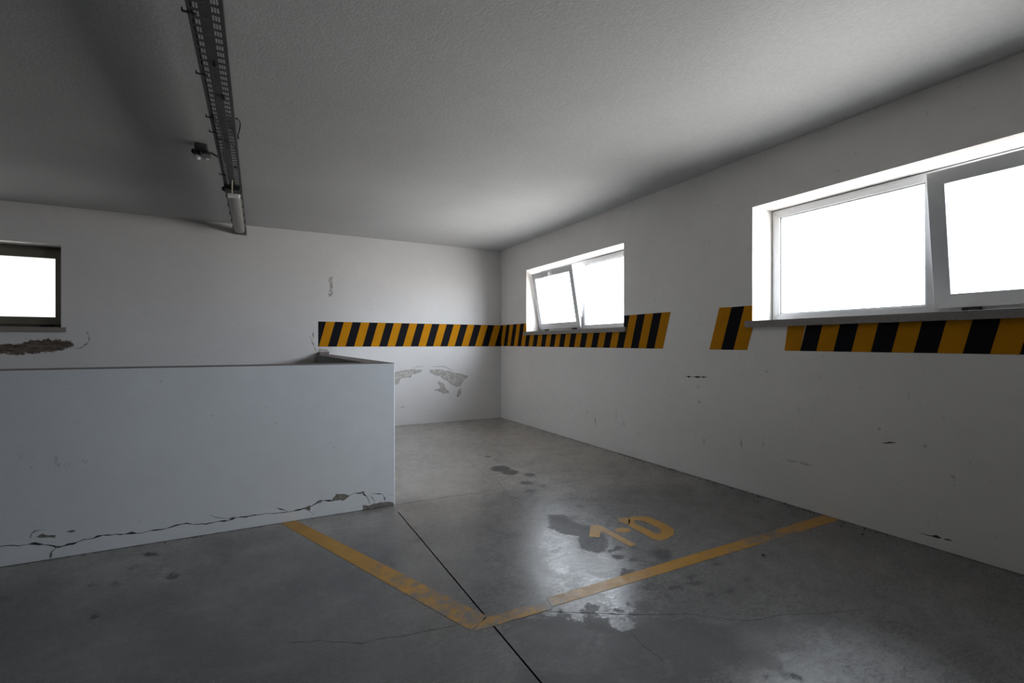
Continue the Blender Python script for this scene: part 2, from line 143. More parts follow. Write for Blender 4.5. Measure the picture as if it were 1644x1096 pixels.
def plaster(name, base):
    """painted render; marks R = bare plaster showing, G = dark scuffs, B = brown damp break"""
    m = NT(name); a = m.attr()
    big = m.mr(m.noise(1.1, 3), .3, .7, .955, 1.03); fine = m.mr(m.noise(9, 5), .3, .7, .985, 1.015)
    c = m.mix(1.0, base, m.grey(m.math('MULTIPLY', big, fine)), 'MULTIPLY')
    sp = m.mr(m.noise(26, 2, .5), .70, .76, 0, .35)
    c = m.mix(sp, c, (.42, .41, .40))
    n1 = m.math('MULTIPLY', m.math('SUBTRACT', m.noise(24, 8, .75), .5), 1.5)
    sc = m.mr(m.math('ADD', a[1], m.math('MULTIPLY', m.math('SUBTRACT', m.noise(30, 6, .75, (1, 1, .45)), .5), 1.8)), .45, .9, 0, .6)
    c = m.mix(sc, c, (.20, .20, .20))
    rv = m.math('ADD', a[0], n1); r = m.mr(rv, .44, .52, 0, 1)
    pl = m.mix(m.mr(m.noise(34, 6, .7), .38, .62, 0, 1), (.34, .32, .295), (.60, .575, .54))
    pl = m.mix(m.mr(rv, .50, .75, .75, 0), pl, (.25, .23, .21))
    c = m.mix(r, c, pl)
    b = m.mr(m.math('ADD', a[2], n1), .45, .55, 0, 1)
    br = m.mix(m.mr(m.noise(26, 7, .7, (.5, 1, 1.6)), .38, .62, 0, 1), (.055, .042, .034), (.20, .15, .115))
    c = m.mix(b, c, br)
    m.col(c); m.rough(.75)
    hole = m.math('ADD', m.math('MULTIPLY', r, -1.0), m.math('MULTIPLY', b, -2.0))
    h = m.math('ADD', m.math('MULTIPLY', m.noise(160, 3), .25), m.math('ADD', hole, m.math('MULTIPLY', m.noise(14, 3), .12)))
    m.bump(h, .35, .006)
    return m.m
M_WALL = plaster('painted_render', (.86, .83, .795))
M_FAR = plaster('dimmed_far_wall', (.70, .68, .67))  # darker copy of the wall paint, the far wall's dimness in its colour
M_REAR = simple('grey_render', (.22, .22, .22), .8)
M_PAR = plaster('painted_parapet', (.86, .885, .905))

m = NT('stucco_ceiling')
m.col(m.mix(1.0, (.55, .55, .55), m.grey(m.math('MULTIPLY', m.mr(m.noise(.9, 4), .3, .7, .93, 1.04), m.mr(m.noise(45, 3), .3, .7, .95, 1.04))), 'MULTIPLY'))
m.rough(.85); m.bump(m.math('ADD', m.noise(75, 3, .6), m.math('MULTIPLY', m.noise(6, 3), .3)), .35, .004); M_CEIL = m.m

def concrete_nodes(m):
    """marks R = dark spots, G = dull worn area, B = pale patches with window reflections painted in"""
    a = m.attr()
    edge = m.math('MULTIPLY', m.math('SUBTRACT', m.noise(11, 9, .75), .5), 3.2)
    cloud = m.math('MULTIPLY', m.mr(m.noise(1.3, 5, .6, (1, 1.0, 1), 1.2), .3, .7, .80, 1.15), m.mr(m.noise(5, 6, .6, None, .8), .3, .7, .93, 1.06))
    fine = m.mr(m.noise(60, 4), .3, .7, .94, 1.05)
    xy = m.n('ShaderNodeSeparateXYZ'); m.l(m.tc.outputs['Object'], xy.inputs[0])   # far end paler beige, near end darker, brighter far light painted in
    far_pale = m.mr(m.math('ADD', xy.outputs[1], m.math('MULTIPLY', m.math('SUBTRACT', m.noise(1.7, 5, .6), .5), 2.4)), 2.6, 4.3, 0, 1, True)
    c = m.mix(1.0, m.mix(far_pale, (.140, .137, .134), (.36, .335, .305)), m.grey(m.math('MULTIPLY', cloud, fine)), 'MULTIPLY')
    dull = m.mr(m.math('ADD', a[1], edge), .47, .53, 0, 1)
    c = m.mix(m.math('MULTIPLY', dull, .45), c, (.075, .073, .073))
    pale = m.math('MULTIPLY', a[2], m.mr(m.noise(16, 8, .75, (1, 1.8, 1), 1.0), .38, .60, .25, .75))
    blot = m.mr(m.noise(3.2, 6, .7, (1, 1.5, 1), 1.5), .50, .68, 0, .22)
    c = m.mix(blot, c, (.30, .29, .28))
    blot2 = m.mr(m.noise(4.5, 6, .72, (1.4, 1, 1), 2.0), .56, .70, 0, .30)
    c = m.mix(blot2, c, (.075, .073, .072))
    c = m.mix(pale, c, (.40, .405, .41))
    st = m.mr(m.math('ADD', a[0], m.math('MULTIPLY', m.math('SUBTRACT', m.noise(30, 9, .78), .5), 3.0)), .34, .58, 0, 1)
    c = m.mix(m.math('MULTIPLY', st, m.mr(m.noise(48, 5, .7), .38, .62, .60, 1.0)), c, (.035, .033, .036))
    r = m.math('ADD', m.mr(m.noise(7, 7, .65, None, .8), .3, .7, .19, .31), m.math('MULTIPLY', dull, .22))
    scr = m.mr(m.noise(30, 7, .75, (1, 3.5, 1), 1.5), .40, .60, -.06, .12)
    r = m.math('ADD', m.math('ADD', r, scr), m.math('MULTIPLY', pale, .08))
    r = m.math('ADD', r, m.math('MULTIPLY', st, .17))
    m.l(m.math('SUBTRACT', .5, m.math('MAXIMUM', m.math('MULTIPLY', st, .22), m.math('MULTIPLY', dull, .22))), m.b.inputs['Specular IOR Level'])
    h = m.math('ADD', m.math('MULTIPLY', m.noise(28, 6, .65), .5), m.math('MULTIPLY', m.noise(240, 2), .12))
    return c, r, h
m = NT('worn_concrete'); c, r, h = concrete_nodes(m); m.col(c); m.rough(r); m.bump(h, .12, .004); M_FLOOR = m.m

def paint(name, col):
    """yellow road paint worn through to the concrete; wear R = how far worn"""
    m = NT(name); c, r, h = concrete_nodes(m); a = m.attr('wear')
    p = m.mix(1.0, col, m.grey(m.mr(m.noise(8, 5), .3, .7, .85, 1.12)), 'MULTIPLY')
    wv = m.mr(m.math('ADD', a[0], m.math('MULTIPLY', m.math('SUBTRACT', m.noise(15, 9, .8), .5), 4.5)), .25, .75, 0, .9)
    m.col(m.mix(wv, p, c)); m.rough(m.mr(m.noise(20, 5), .3, .7, .30, .45)); m.bump(h, .15, .004)
    return m.m
M_YEL = paint('yellow_floor_paint', (.40, .20, .012))
M_TAPE_Y = simple('yellow_band', (.52, .215, .003), .8, 0, .10, 6)
M_TAPE_Y.node_tree.nodes['Principled BSDF'].inputs['Specular IOR Level'].default_value = .12
M_TAPE_K = simple('black_band', (.009, .009, .012), .8, 0, .15, 6)
M_TAPE_K.node_tree.nodes['Principled BSDF'].inputs['Specular IOR Level'].default_value = .10
M_ALU = simple('grey_aluminium', (.62, .63, .645), .42, .25, .03, 12)
M_ALU_D = simple('backlit_aluminium', (.17, .155, .12), .5, .1, .05, 12)  # darker copy of the frame metal, backlit shade put into the colour
M_WHITE = simple('white_plastic', (.8, .8, .8), .4)
M_BLACK = simple('black_plastic', (.012, .012, .012), .5)
M_SILL = simple('sill_stone', (.27, .245, .225), .45, 0, .10, 40, .1)
M_CAP = simple('bare_mortar', (.19, .165, .155), .85, 0, .12, 30, .4)
M_CHIP = simple('spalled_mortar', (.24, .22, .195), .95, 0, .35, 45, .8)
M_CRACK = simple('crack_dirt', (.045, .043, .042), .95)
M_CRACKF = simple('floor_crack_dirt_and_shade', (.085, .08, .078), .9)
M_JOINT = simple('joint_sealant', (.012, .012, .012), .7)
M_TRAY = simple('galvanised_tray', (.10, .10, .10), .5, .4, .12, 25)
M_HOUS = simple('light_housing', (.15, .145, .13), .5)
M_CREAM = simple('cream_cable', (.5, .45, .33), .5)
m = NT('prismatic_diffuser'); m.col((.27, .26, .235)); m.rough(.3); m.b.inputs['Transmission Weight'].default_value = .1
m.bump(m.noise(60, 2, .5, (1, .05, 1)), .2, .003); M_DIFF = m.m
m = NT('lamp_glass'); m.col((.86, .86, .85)); m.rough(.12); m.bump(m.noise(30), .05); M_BULB = m.m
m = NT('window_glass')
tr = m.n('ShaderNodeBsdfTransparent'); gl = m.n('ShaderNodeBsdfGlossy'); gl.inputs['Roughness'].default_value = .02
tr.inputs[0].default_value = (.93, .94, .94, 1)
ms = m.n('ShaderNodeMixShader'); fr = m.n('ShaderNodeFresnel'); fr.inputs[0].default_value = 1.45
ge = m.n('ShaderNodeNewGeometry'); m.l(m.math('MULTIPLY', fr.outputs[0], m.math('SUBTRACT', 1.0, ge.outputs['Backfacing'])), ms.inputs[0]); m.l(tr.outputs[0], ms.inputs[1]); m.l(gl.outputs[0], ms.inputs[2]); m.l(ms.outputs[0], m.o.inputs[0])
M_GLASS = m.m

# ---------------------------------------------------------------- mesh helpers
def link(name, me, mats, parent=None, kind=None, label=None, cat=None, group=None):
    o = bpy.data.objects.new(name, me); COL.objects.link(o)
    for q in (mats if isinstance(mats, (list, tuple)) else [mats]): me.materials.append(q)
    if parent: o.parent = parent
    for k, v in (('kind', kind), ('label', label), ('category', cat), ('group', group)):
        if v: o[k] = v
    return o
def obj(name, bm, mats, parent=None, bevel=0, smooth=False, **k):
    bmesh.ops.recalc_face_normals(bm, faces=bm.faces)
    me = bpy.data.meshes.new(name); bm.to_mesh(me); bm.free()
    if smooth:
        for p in me.polygons: p.use_smooth = True
    o = link(name, me, mats, parent, **k)
    if bevel:
        b = o.modifiers.new('bevel', 'BEVEL'); b.width = bevel; b.segments = 2; b.limit_method = 'ANGLE'
    return o
def empty(name, loc, rz=0, **k):
    o = bpy.data.objects.new(name, None); COL.objects.link(o); o.location = loc; o.rotation_euler = (0, 0, rz); o.empty_display_size = .2
    for a, v in k.items():
        if v: o[{'cat': 'category'}.get(a, a)] = v
    return o
def bx(bm, x0, x1, y0, y1, z0, z1, mi=0):
    v = [bm.verts.new(p) for p in [(x0,y0,z0),(x1,y0,z0),(x1,y1,z0),(x0,y1,z0),(x0,y0,z1),(x1,y0,z1),(x1,y1,z1),(x0,y1,z1)]]
    for f in [(0,3,2,1),(4,5,6,7),(0,1,5,4),(1,2,6,5),(2,3,7,6),(3,0,4,7)]:
        q = bm.faces.new([v[i] for i in f]); q.material_index = mi
def tube(bm, pts, r, n=8, mi=0):
    pts = [Vector(p) for p in pts]; rings = []
    for i, p in enumerate(pts):
        t = (pts[min(i+1, len(pts)-1)] - pts[max(i-1, 0)]).normalized()
        a = t.cross(Vector((0, 0, 1)));
        if a.length < .05: a = t.cross(Vector((1, 0, 0)))
        a.normalize(); b = t.cross(a)
        rings.append([bm.verts.new(p + r*(math.cos(2*math.pi*k/n)*a + math.sin(2*math.pi*k/n)*b)) for k in range(n)])
    for i in range(len(rings)-1):
        for k in range(n):
            f = bm.faces.new([rings[i][k], rings[i][(k+1) % n], rings[i+1][(k+1) % n], rings[i+1][k]]); f.material_index = mi
    bm.faces.new(rings[0]); bm.faces.new(rings[-1])
def ball(bm, c, r, sc=(1, 1, 1), seg=16):
    bmesh.ops.create_uvsphere(bm, u_segments=seg, v_segments=seg//2, radius=r, matrix=Matrix.Translation(c) @ Matrix.Diagonal((*sc, 1)))
def smooth_curve(pts, k=6):
    P = [Vector(p) for p in pts]; out_ = []
    for i in range(len(P)-1):
        a, b, c, d = P[max(i-1, 0)], P[i], P[i+1], P[min(i+2, len(P)-1)]
        for j in range(k):
            t = j/k; out_.append(.5*((2*b)+(c-a)*t+(2*a-5*b+4*c-d)*t*t+(3*b-a-3*c+d)*t**3))
    return out_+[P[-1]]
# surfaces: (u, v, raise) -> world
ON_F = lambda u, v, h=0: (u, v, h)
ON_R = lambda u, v, h=0: (WX-h, u, v)
ON_B = lambda u, v, h=0: (u, BY-h, v)
PY = 3.573
ON_P = lambda u, v, h=0: (u, PY-h, v)
def prism(bm, poly, on, t, mi=0, base=0.0):
    lo = [bm.verts.new(on(u, v, base)) for u, v in poly]; hi = [bm.verts.new(on(u, v, t)) for u, v in poly]
    n = len(poly)
    for q in (lo, hi):
        f = bm.faces.new(q); f.material_index = mi
    for i in range(n):
        f = bm.faces.new([lo[i], lo[(i+1) % n], hi[(i+1) % n], hi[i]]); f.material_index = mi
def clip(poly, k, lim, keep_less):
    """cut a 2D polygon at coordinate k = lim"""
    res = []; ins = (lambda p: p[k] <= lim) if keep_less else (lambda p: p[k] >= lim)
    for i, p in enumerate(poly):
        q = poly[(i+1) % len(poly)]
        if ins(p): res.append(p)
        if ins(p) != ins(q):
            t = (lim-p[k])/(q[k]-p[k]); res.append((p[0]+t*(q[0]-p[0]), p[1]+t*(q[1]-p[1])))
    return res
def crack(bm, pts, on, width, jitter=.004, h=.0008):
    """a thin jagged line that widens and narrows"""
    P = []
    for (a, b), (c, d) in zip(pts[:-1], pts[1:]):
        L = math.hypot(c-a, d-b); n = max(1, int(L/.02))
        for i in range(n):
            t = i/n; j = jitter if i else 0
            P.append((a+(c-a)*t+random.uniform(-j, j), b+(d-b)*t+random.uniform(-j, j)))
    P.append(pts[-1]); prev = None
    for i, (a, b) in enumerate(P):
        p, q = P[max(i-1, 0)], P[min(i+1, len(P)-1)]; dx, dy = q[0]-p[0], q[1]-p[1]; L = math.hypot(dx, dy) or 1
        wd = width*random.choice((.4, .5, .7, .9, 1.1, 2.0))*random.uniform(.8, 1.2)/2
        if i in (0, len(P)-1): wd *= .2
        nx, ny = -dy/L*wd, dx/L*wd
        cur = [bm.verts.new(on(a+nx, b+ny, 0)), bm.verts.new(on(a, b, h)), bm.verts.new(on(a-nx, b-ny, 0))]
        if prev:
            bm.faces.new([prev[0], cur[0], cur[1], prev[1]]); bm.faces.new([prev[1], cur[1], cur[2], prev[2]])
        prev = cur
def cracks(name, lists, on, width, mat, parent, jitter=.004):
    bm = bmesh.new()
    for p in lists: crack(bm, p, on, width, jitter)
    return obj(name, bm, mat, parent)

def signed(P, poly):
    """signed distance to a polygon, positive inside"""
    x, y = P[:, 0], P[:, 1]; d = np.full(len(P), 1e9); inside = np.zeros(len(P), bool); n = len(poly)
    for i in range(n):
        ax, ay = poly[i]; bx_, by_ = poly[(i+1) % n]; ex, ey = bx_-ax, by_-ay
        t = np.clip(((x-ax)*ex+(y-ay)*ey)/(ex*ex+ey*ey+1e-12), 0, 1)
        d = np.minimum(d, np.hypot(x-ax-t*ex, y-ay-t*ey))
        c = ((ay > y) != (by_ > y)); inside ^= c & (x < ex*(y-ay)/((by_-ay) or 1e-12)+ax)
    return np.where(inside, d, -d)
def field(P, polys, soft):
    out_ = np.zeros(len(P))
    for poly in polys:
        q = np.array(poly); lo, hi = q.min(0)-soft, q.max(0)+soft
        s = np.where(((P >= lo) & (P <= hi)).all(1))[0]
        if len(s): out_[s] = np.maximum(out_[s], np.clip(.5+signed(P[s], poly)/(2*soft), 0, 1))
    return out_
def lines(lo, hi, dlo, dhi, step, extra=(), coarse=.5):
    a = list(np.arange(dlo, dhi, step))+[dhi]
    a += list(np.arange(lo, dlo, coarse))+list(np.arange(dhi+coarse*.5, hi, coarse))+[lo, hi]
    a = [v for v in a if all(abs(v-e) > step*.4 for e in extra)]+list(extra)
    a = np.unique(np.round([v for v in a if lo-1e-6 <= v <= hi+1e-6], 4)); return a
def panel(us, vs, on, holes, h=0):
    U, V = np.meshgrid(us, vs, indexing='ij'); P2 = np.stack([U.ravel(), V.ravel()], 1)
    P3 = [on(u, v, h) for u, v in P2]; nv = len(vs); F_ = []
    uc, vc = (us[:-1]+us[1:])/2, (vs[:-1]+vs[1:])/2
    bad = np.zeros((len(uc), len(vc)), bool)
    for a, b, c, d in holes: bad |= ((uc > a) & (uc < b))[:, None] & ((vc > c) & (vc < d))[None]
    for i, j in zip(*np.where(~bad)):
        k = i*nv+j; F_.append((k, k+nv, k+nv+1, k+1))
    return P2, P3, F_
def colattr(me, name, rgb):
    at = me.attributes.new(name, 'FLOAT_COLOR', 'POINT'); n = len(me.vertices)
    a = np.ones((n, 4), np.float32); a[:, :3] = 0; a[:len(rgb), :3] = rgb; at.data.foreach_set('color', a.ravel())
def holed_wall(name, on, u0, u1, dl, holes_u, mat, marks, step=.022):
    ex = [e for h in holes_u for e in h]
    us = lines(u0, u1, dl[0], dl[1], step, ex); vs = lines(0, CZ, 0, CZ, step, (Z0, Z1))
    H = [(a, b, Z0, Z1) for a, b in holes_u]
    P2, V, F_ = panel(us, vs, on, H)
    n0 = len(V)
    ou = np.array(sorted([u0, u1]+ex)); ov = np.array([0, Z0, Z1, CZ]); _, V2, F2 = panel(ou, ov, on, H, -TH)
    V += V2; F_ += [tuple(i+n0 for i in f[::-1]) for f in F2]
    for a, b in holes_u:
        k = len(V)
        for u, v in ((a, Z0), (b, Z0), (b, Z1), (a, Z1)): V += [on(u, v, 0), on(u, v, -TH)]
        F_ += [(k+2*i, k+2*i+1, k+(2*i+3) % 8, k+(2*i+2) % 8) for i in range(4)]
    k = len(V)
    for u, v in ((u0, 0), (u1, 0), (u1, CZ), (u0, CZ)): V += [on(u, v, 0), on(u, v, -TH)]
    F_ += [(k+2*i, k+2*i+1, k+(2*i+3) % 8, k+(2*i+2) % 8) for i in range(4)]
    me = bpy.data.meshes.new(name); me.from_pydata(V, [], F_)
    colattr(me, 'marks', marks(P2))
    return link(name, me, mat, kind='structure')

# ---------------------------------------------------------------- floor with its saw-cut joint
JX, JY = (.8835, .8915), 3.41
us = lines(LX, WX, -2.6, WX, .02, JX); vs = lines(RY, BY, .8, BY, .02, (JY,))
us = np.unique(np.append(us[np.abs(us-.714) > .008], .714)); vs = np.unique(np.append(vs[np.abs(vs-3.763) > .008], 3.763))
P2, V, F_ = panel(us, vs, ON_F, [(JX[0], JX[1], RY, JY), (LX, .714, 3.763, BY)])
n0 = len(P2)
k = len(V); D = -.012
for x in JX:
    for y in (RY, JY):
        V += [(x, y, 0), (x, y, D)]
F_ += [(k, k+2, k+3, k+1), (k+4, k+5, k+7, k+6), (k+2, k+6, k+7, k+3), (k+1, k+3, k+7, k+5)]
joint_faces = 4
k = len(V)
V += [(LX, RY, -.15), (WX, RY, -.15), (WX, BY, -.15), (LX, BY, -.15), (LX, RY, 0), (WX, RY, 0), (WX, BY, 0), (LX, BY, 0)]
F_ += [(k, k+1, k+5, k+4), (k+1, k+2, k+6, k+5)]
# sunken ramp behind the parapet, falling away to the left
x1, y0, y1, za, zb = .714, 3.763, BY, -.9, -2.4
k = len(V)
V += [(LX, y0, 0), (x1, y0, 0), (x1, y1, 0), (LX, y1, 0), (LX, y0, zb), (x1, y0, za), (x1, y1, za), (LX, y1, zb)]
F_ += [(k+4, k+5, k+6, k+7), (k, k+4, k+5, k+1), (k+1, k+5, k+6, k+2), (k+2, k+6, k+7, k+3), (k+3, k+7, k+4, k)]
def floor_marks(P):
    return np.stack([field(P, F_STAIN, .026), field(P, F_DULL, .10), field(P, F_GLARE, .12)], 1)
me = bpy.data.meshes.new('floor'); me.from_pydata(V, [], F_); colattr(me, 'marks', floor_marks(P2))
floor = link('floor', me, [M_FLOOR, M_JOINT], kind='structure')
for p in list(me.polygons)[-11:-7]: p.material_index = 1
cracks('crack', F_CRACK[:1], ON_F, .006, M_CRACKF, floor)
cracks('crack', F_CRACK[1:2], ON_F, .005, M_CRACKF, floor)
cracks('crack', F_CRACK[2:], ON_F, .004, M_CRACKF, floor)
cracks('shallow_joint', [[(.91, 3.575), (1.75, 3.56)]], ON_F, .007, M_CRACKF, floor, .001)

# ---------------------------------------------------------------- walls and ceiling
def right_marks(P):
    g = np.zeros(len(P))
    for y, z, a, b in R_STREAK:
        g = np.maximum(g, np.clip(1.15-np.hypot((P[:, 0]-y)/(a*1.6), (P[:, 1]-z)/(b*.75)), 0, 1)*.85)
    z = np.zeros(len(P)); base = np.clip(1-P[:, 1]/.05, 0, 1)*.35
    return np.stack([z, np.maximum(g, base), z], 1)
def far_marks(P):
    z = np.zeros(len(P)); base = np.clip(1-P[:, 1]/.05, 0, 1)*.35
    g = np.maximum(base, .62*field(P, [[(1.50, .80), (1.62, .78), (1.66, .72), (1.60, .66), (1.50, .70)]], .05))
    return np.stack([field(P, B_PATCH, .035), g, field(P, B_BROWN, .045)], 1)
wall_right = holed_wall('wall_right', ON_R, RY, BY+TH, (.6, BY), WIN_R, M_WALL, right_marks)
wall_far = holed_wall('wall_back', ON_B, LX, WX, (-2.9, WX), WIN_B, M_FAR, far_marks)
cracks('crack', B_CRACK, ON_B, .008, M_CHIP, wall_far, .006)
cracks('crack', R_CRACK, ON_R, .008, M_CRACK, wall_right, .004)
bm = bmesh.new(); bx(bm, LX-.2, LX, RY-.2, BY, 0, CZ); obj('wall_left', bm, M_REAR, kind='structure')
bm = bmesh.new(); bx(bm, LX-.2, WX, RY-.2, RY, 0, CZ); obj('wall_front', bm, M_REAR, kind='structure')
bm = bmesh.new(); bx(bm, LX-.2, WX+TH, RY-.2, BY+TH, CZ, CZ+.2); obj('ceiling', bm, M_CEIL, kind='structure')
# dark strip where walls meet the floor, contact shade painted in
n_shade = 0
def shade_strip(pts, wd=.009):
    global n_shade
    n_shade += 1
    bm = bmesh.new()
    (a, b), (c, d) = pts; n = int(math.hypot(c-a, d-b)/.04); L = math.hypot(c-a, d-b); nx, ny = -(d-b)/L, (c-a)/L
    pr = None
    for i in range(n+1):
        t = i/n; x, y = a+(c-a)*t, b+(d-b)*t; q = wd*random.uniform(.5, 1.3)
        if random.random() < .06: q *= 2
        cur = [bm.verts.new((x, y, .002)), bm.verts.new((x+nx*q, y+ny*q, .0006))]
        if pr: bm.faces.new([pr[0], cur[0], cur[1], pr[1]])
        pr = cur
    obj('base_shade_%d' % n_shade, bm, M_CRACKF, kind='structure')
shade_strip(((WX, RY), (WX, BY))); shade_strip(((WX, BY), (.905, BY))); shade_strip(((.898, PY), (LX, PY)))

# ---------------------------------------------------------------- parapet (L-shaped, open to the far wall)
PT, PH, PE = .19, 1.062, .904
us = lines(LX, PE-.006, -1.6, PE-.006, .02); vs = lines(0, PH-.004, 0, PH-.004, .02)
P2, V, F_ = panel(us, vs, ON_P, [])
nf = len(F_)
def quad(*p, mi=0):
    k = len(V); V.extend(p); F_.append(tuple(range(k, k+len(p)))); MI.append(mi)
MI = [0]*nf
c6 = .006; top = PH
quad((PE-c6, PY, 0), (PE, PY+c6, 0), (PE, PY+c6, top-.004), (PE-c6, PY, top-.004))        # chamfered arris
quad((PE, PY+c6, 0), (PE, BY, 0), (PE, BY, top-.004), (PE, PY+c6, top-.004))
quad((LX, PY+PT, 0), (LX, PY+PT, top-.004), (PE-PT, PY+PT, top-.004), (PE-PT, PY+PT, 0), mi=2)  # inner faces get darker grey, the sunken side's shade put into colour
quad((PE-PT, PY+PT, 0), (PE-PT, PY+PT, top-.004), (PE-PT, BY, top-.004), (PE-PT, BY, 0), mi=2)
i4 = .004
lo = [(LX, PY), (PE-c6, PY), (PE, PY+c6), (PE, BY), (PE-PT, BY), (PE-PT, PY+PT), (LX, PY+PT)]
hi = [(LX, PY+i4), (PE-c6, PY+i4), (PE-i4, PY+c6), (PE-i4, BY), (PE-PT+i4, BY), (PE-PT+i4, PY+PT-i4), (LX, PY+PT-i4)]
for i in range(6):
    a, b, c, d = lo[i], lo[i+1], hi[i+1], hi[i]
    quad((*a, top-.004), (*b, top-.004), (*c, top), (*d, top), mi=1)
quad((*hi[0], top), (*hi[1], top), (*hi[5], top), (*hi[6], top), mi=1)
quad((*hi[1], top), (*hi[2], top), (*hi[3], top), (*hi[4], top), (*hi[5], top), mi=1)
me = bpy.data.meshes.new('wall_parapet'); me.from_pydata(V, [], F_); me.polygons.foreach_set('material_index', MI)
def par_marks(P):
    z = np.zeros(len(P)); e = np.clip(1-(PH-P[:, 1])/.02, 0, 1)*.3
    return np.stack([z, np.maximum(.55*field(P, P_SCUFF, .07), e), z], 1)
colattr(me, 'marks', par_marks(P2))
parapet = link('wall_parapet', me, [M_PAR, M_CAP, M_REAR], kind='structure')
cracks('crack', P_CRACK[:1], ON_P, .0065, M_CRACK, parapet, .004)
cracks('crack', P_CRACK[1:], ON_P, .004, M_CRACK, parapet, .003)
def rough_poly(poly, step=.012, j=.0035):
    out_ = []
    for i, (a, b) in enumerate(poly):
        c, d = poly[(i+1) % len(poly)]; n = max(1, int(math.hypot(c-a, d-b)/step))
        for q in range(n):
            t = q/n; out_.append((a+(c-a)*t+random.uniform(-j, j), b+(d-b)*t+random.uniform(-j, j)))
    return out_
def chip(polys, on, parent, mat=M_CHIP, j=.0035):
    for p in polys:
        q = [(min(u, PE-.007) if parent is parapet else u, max(v, .001) if parent is parapet else v) for u, v in rough_poly(p, j=j)]
        bm = bmesh.new(); prism(bm, q, on, .0016, base=.0003); o = obj('spalled_patch', bm, mat, parent)
chip(P_CHIP, ON_P, parapet)

# mortar lump where the parapet meets the far wall
bm = bmesh.new()
bx(bm, .735, .855, BY-.09, BY, PH, PH+.035)
bmesh.ops.subdivide_edges(bm, edges=bm.edges, cuts=4, use_grid_fill=True)
for v in bm.verts:
    if v.co.y < BY-.001: v.co += Vector([random.uniform(-.004, .004) for _ in range(3)])
    v.co.z = max(v.co.z, PH-.002)
obj('mortar_lump', bm, M_CAP, parapet)

# ---------------------------------------------------------------- windows
def bar_ring(bm, x0, x1, z0, z1, w, y0, y1):
    """mitred frame ring"""
    for (a, b, c, d) in [((x0, z0), (x1, z0), (x1-w, z0+w), (x0+w, z0+w)), ((x1, z0), (x1, z1), (x1-w, z1-w), (x1-w, z0+w)),
                         ((x1, z1), (x0, z1), (x0+w, z1-w), (x1-w, z1-w)), ((x0, z1), (x0, z0), (x0+w, z0+w), (x0+w, z1-w))]:
        prism(bm, [a, b, c, d], lambda u, v, h: (u, h, v), y1, base=y0)
def window(n, loc, rz, tilt, sash_left, alu, handle=True):
    W = empty('window_%d' % n, loc, rz, kind='structure')
    zb = Z0+.003
    bm = bmesh.new(); bar_ring(bm, .007, WW-.007, zb, Z1-.007, .058, .247, .315)
    bx(bm, WW/2-.036, WW/2+.036, .247, .315, zb+.058, Z1-.065)
    bar_ring(bm, .065, WW/2-.036, zb+.058, Z1-.065, .010, .262, .315); bar_ring(bm, WW/2+.036, WW-.065, zb+.058, Z1-.065, .010, .262, .315)
    obj('window_frame', bm, alu, W, .0025)
    bm = bmesh.new(); bar_ring(bm, 0, WW, Z0, Z1, .012, .262, .30); obj('gasket', bm, M_BLACK, W)
    bm = bmesh.new()
    a, b = (WW/2+.036, WW-.065) if sash_left else (.065, WW/2-.036)
    bx(bm, a, b, .284, .290, zb+.06, Z1-.067); obj('pane', bm, M_GLASS, W)
    # stone sill
    bm = bmesh.new(); bx(bm, -.052, WW+.048, -.026, -.0005, Z0-.048, Z0+.003); bx(bm, .001, WW-.001, -.002, .30, Z0+.0005, Z0+.003)
    obj('window_sill', bm, M_SILL, W, .003)
    # hopper sash hinged at the bottom
    x0 = .016 if sash_left else WW-.016-1.036; sw, sh = 1.036, .834
    s_bm = bmesh.new(); bar_ring(s_bm, 0, sw, 0, sh, .086, -.004, .030); bar_ring(s_bm, .012, sw-.012, .012, sh-.012, .072, .030, .048)
    S = obj('sash', s_bm, alu, W, .003)
    S.location = (x0, .222 if tilt else .196, Z0+.036); S.rotation_euler = (tilt, 0, 0)
    bm = bmesh.new(); bx(bm, .08, sw-.08, .018, .024, .08, sh-.08); obj('pane', bm, M_GLASS, S)
    bm = bmesh.new() if handle else None
    if handle:
     bx(bm, sw/2-.03, sw/2+.02, -.018, -.0042, sh-.062, sh-.020); bx(bm, sw/2-.02, sw/2+.0, -.040, -.018, sh-.052, sh-.03)
     bx(bm, sw/2-.018, sw/2-.004, -.046, -.034, sh-.14, sh-.03); obj('handle', bm, M_WHITE, S, .003)
    for q in (.13, sw-.21):
        bm = bmesh.new(); bx(bm, q, q+.085, .002, .030, -.022, -.0005); obj('hinge', bm, M_BLACK, S)
    if tilt:
        # stay arm between frame and sash, on the mullion side
        bm = bmesh.new(); e = sw+.004
        bx(bm, e-.004, e, .010, .060, .40, .412); obj('stay_arm', bm, M_ALU, S)
    return W
RZ = -math.pi/2
window(1, (WX, 6.183, 0), RZ, math.radians(9.8), True, M_ALU)
window(2, (WX, 2.502, 0), RZ, math.radians(7.4), False, M_ALU)
window(3, (-4.070, BY, 0), 0, 0, False, M_ALU_D, False)

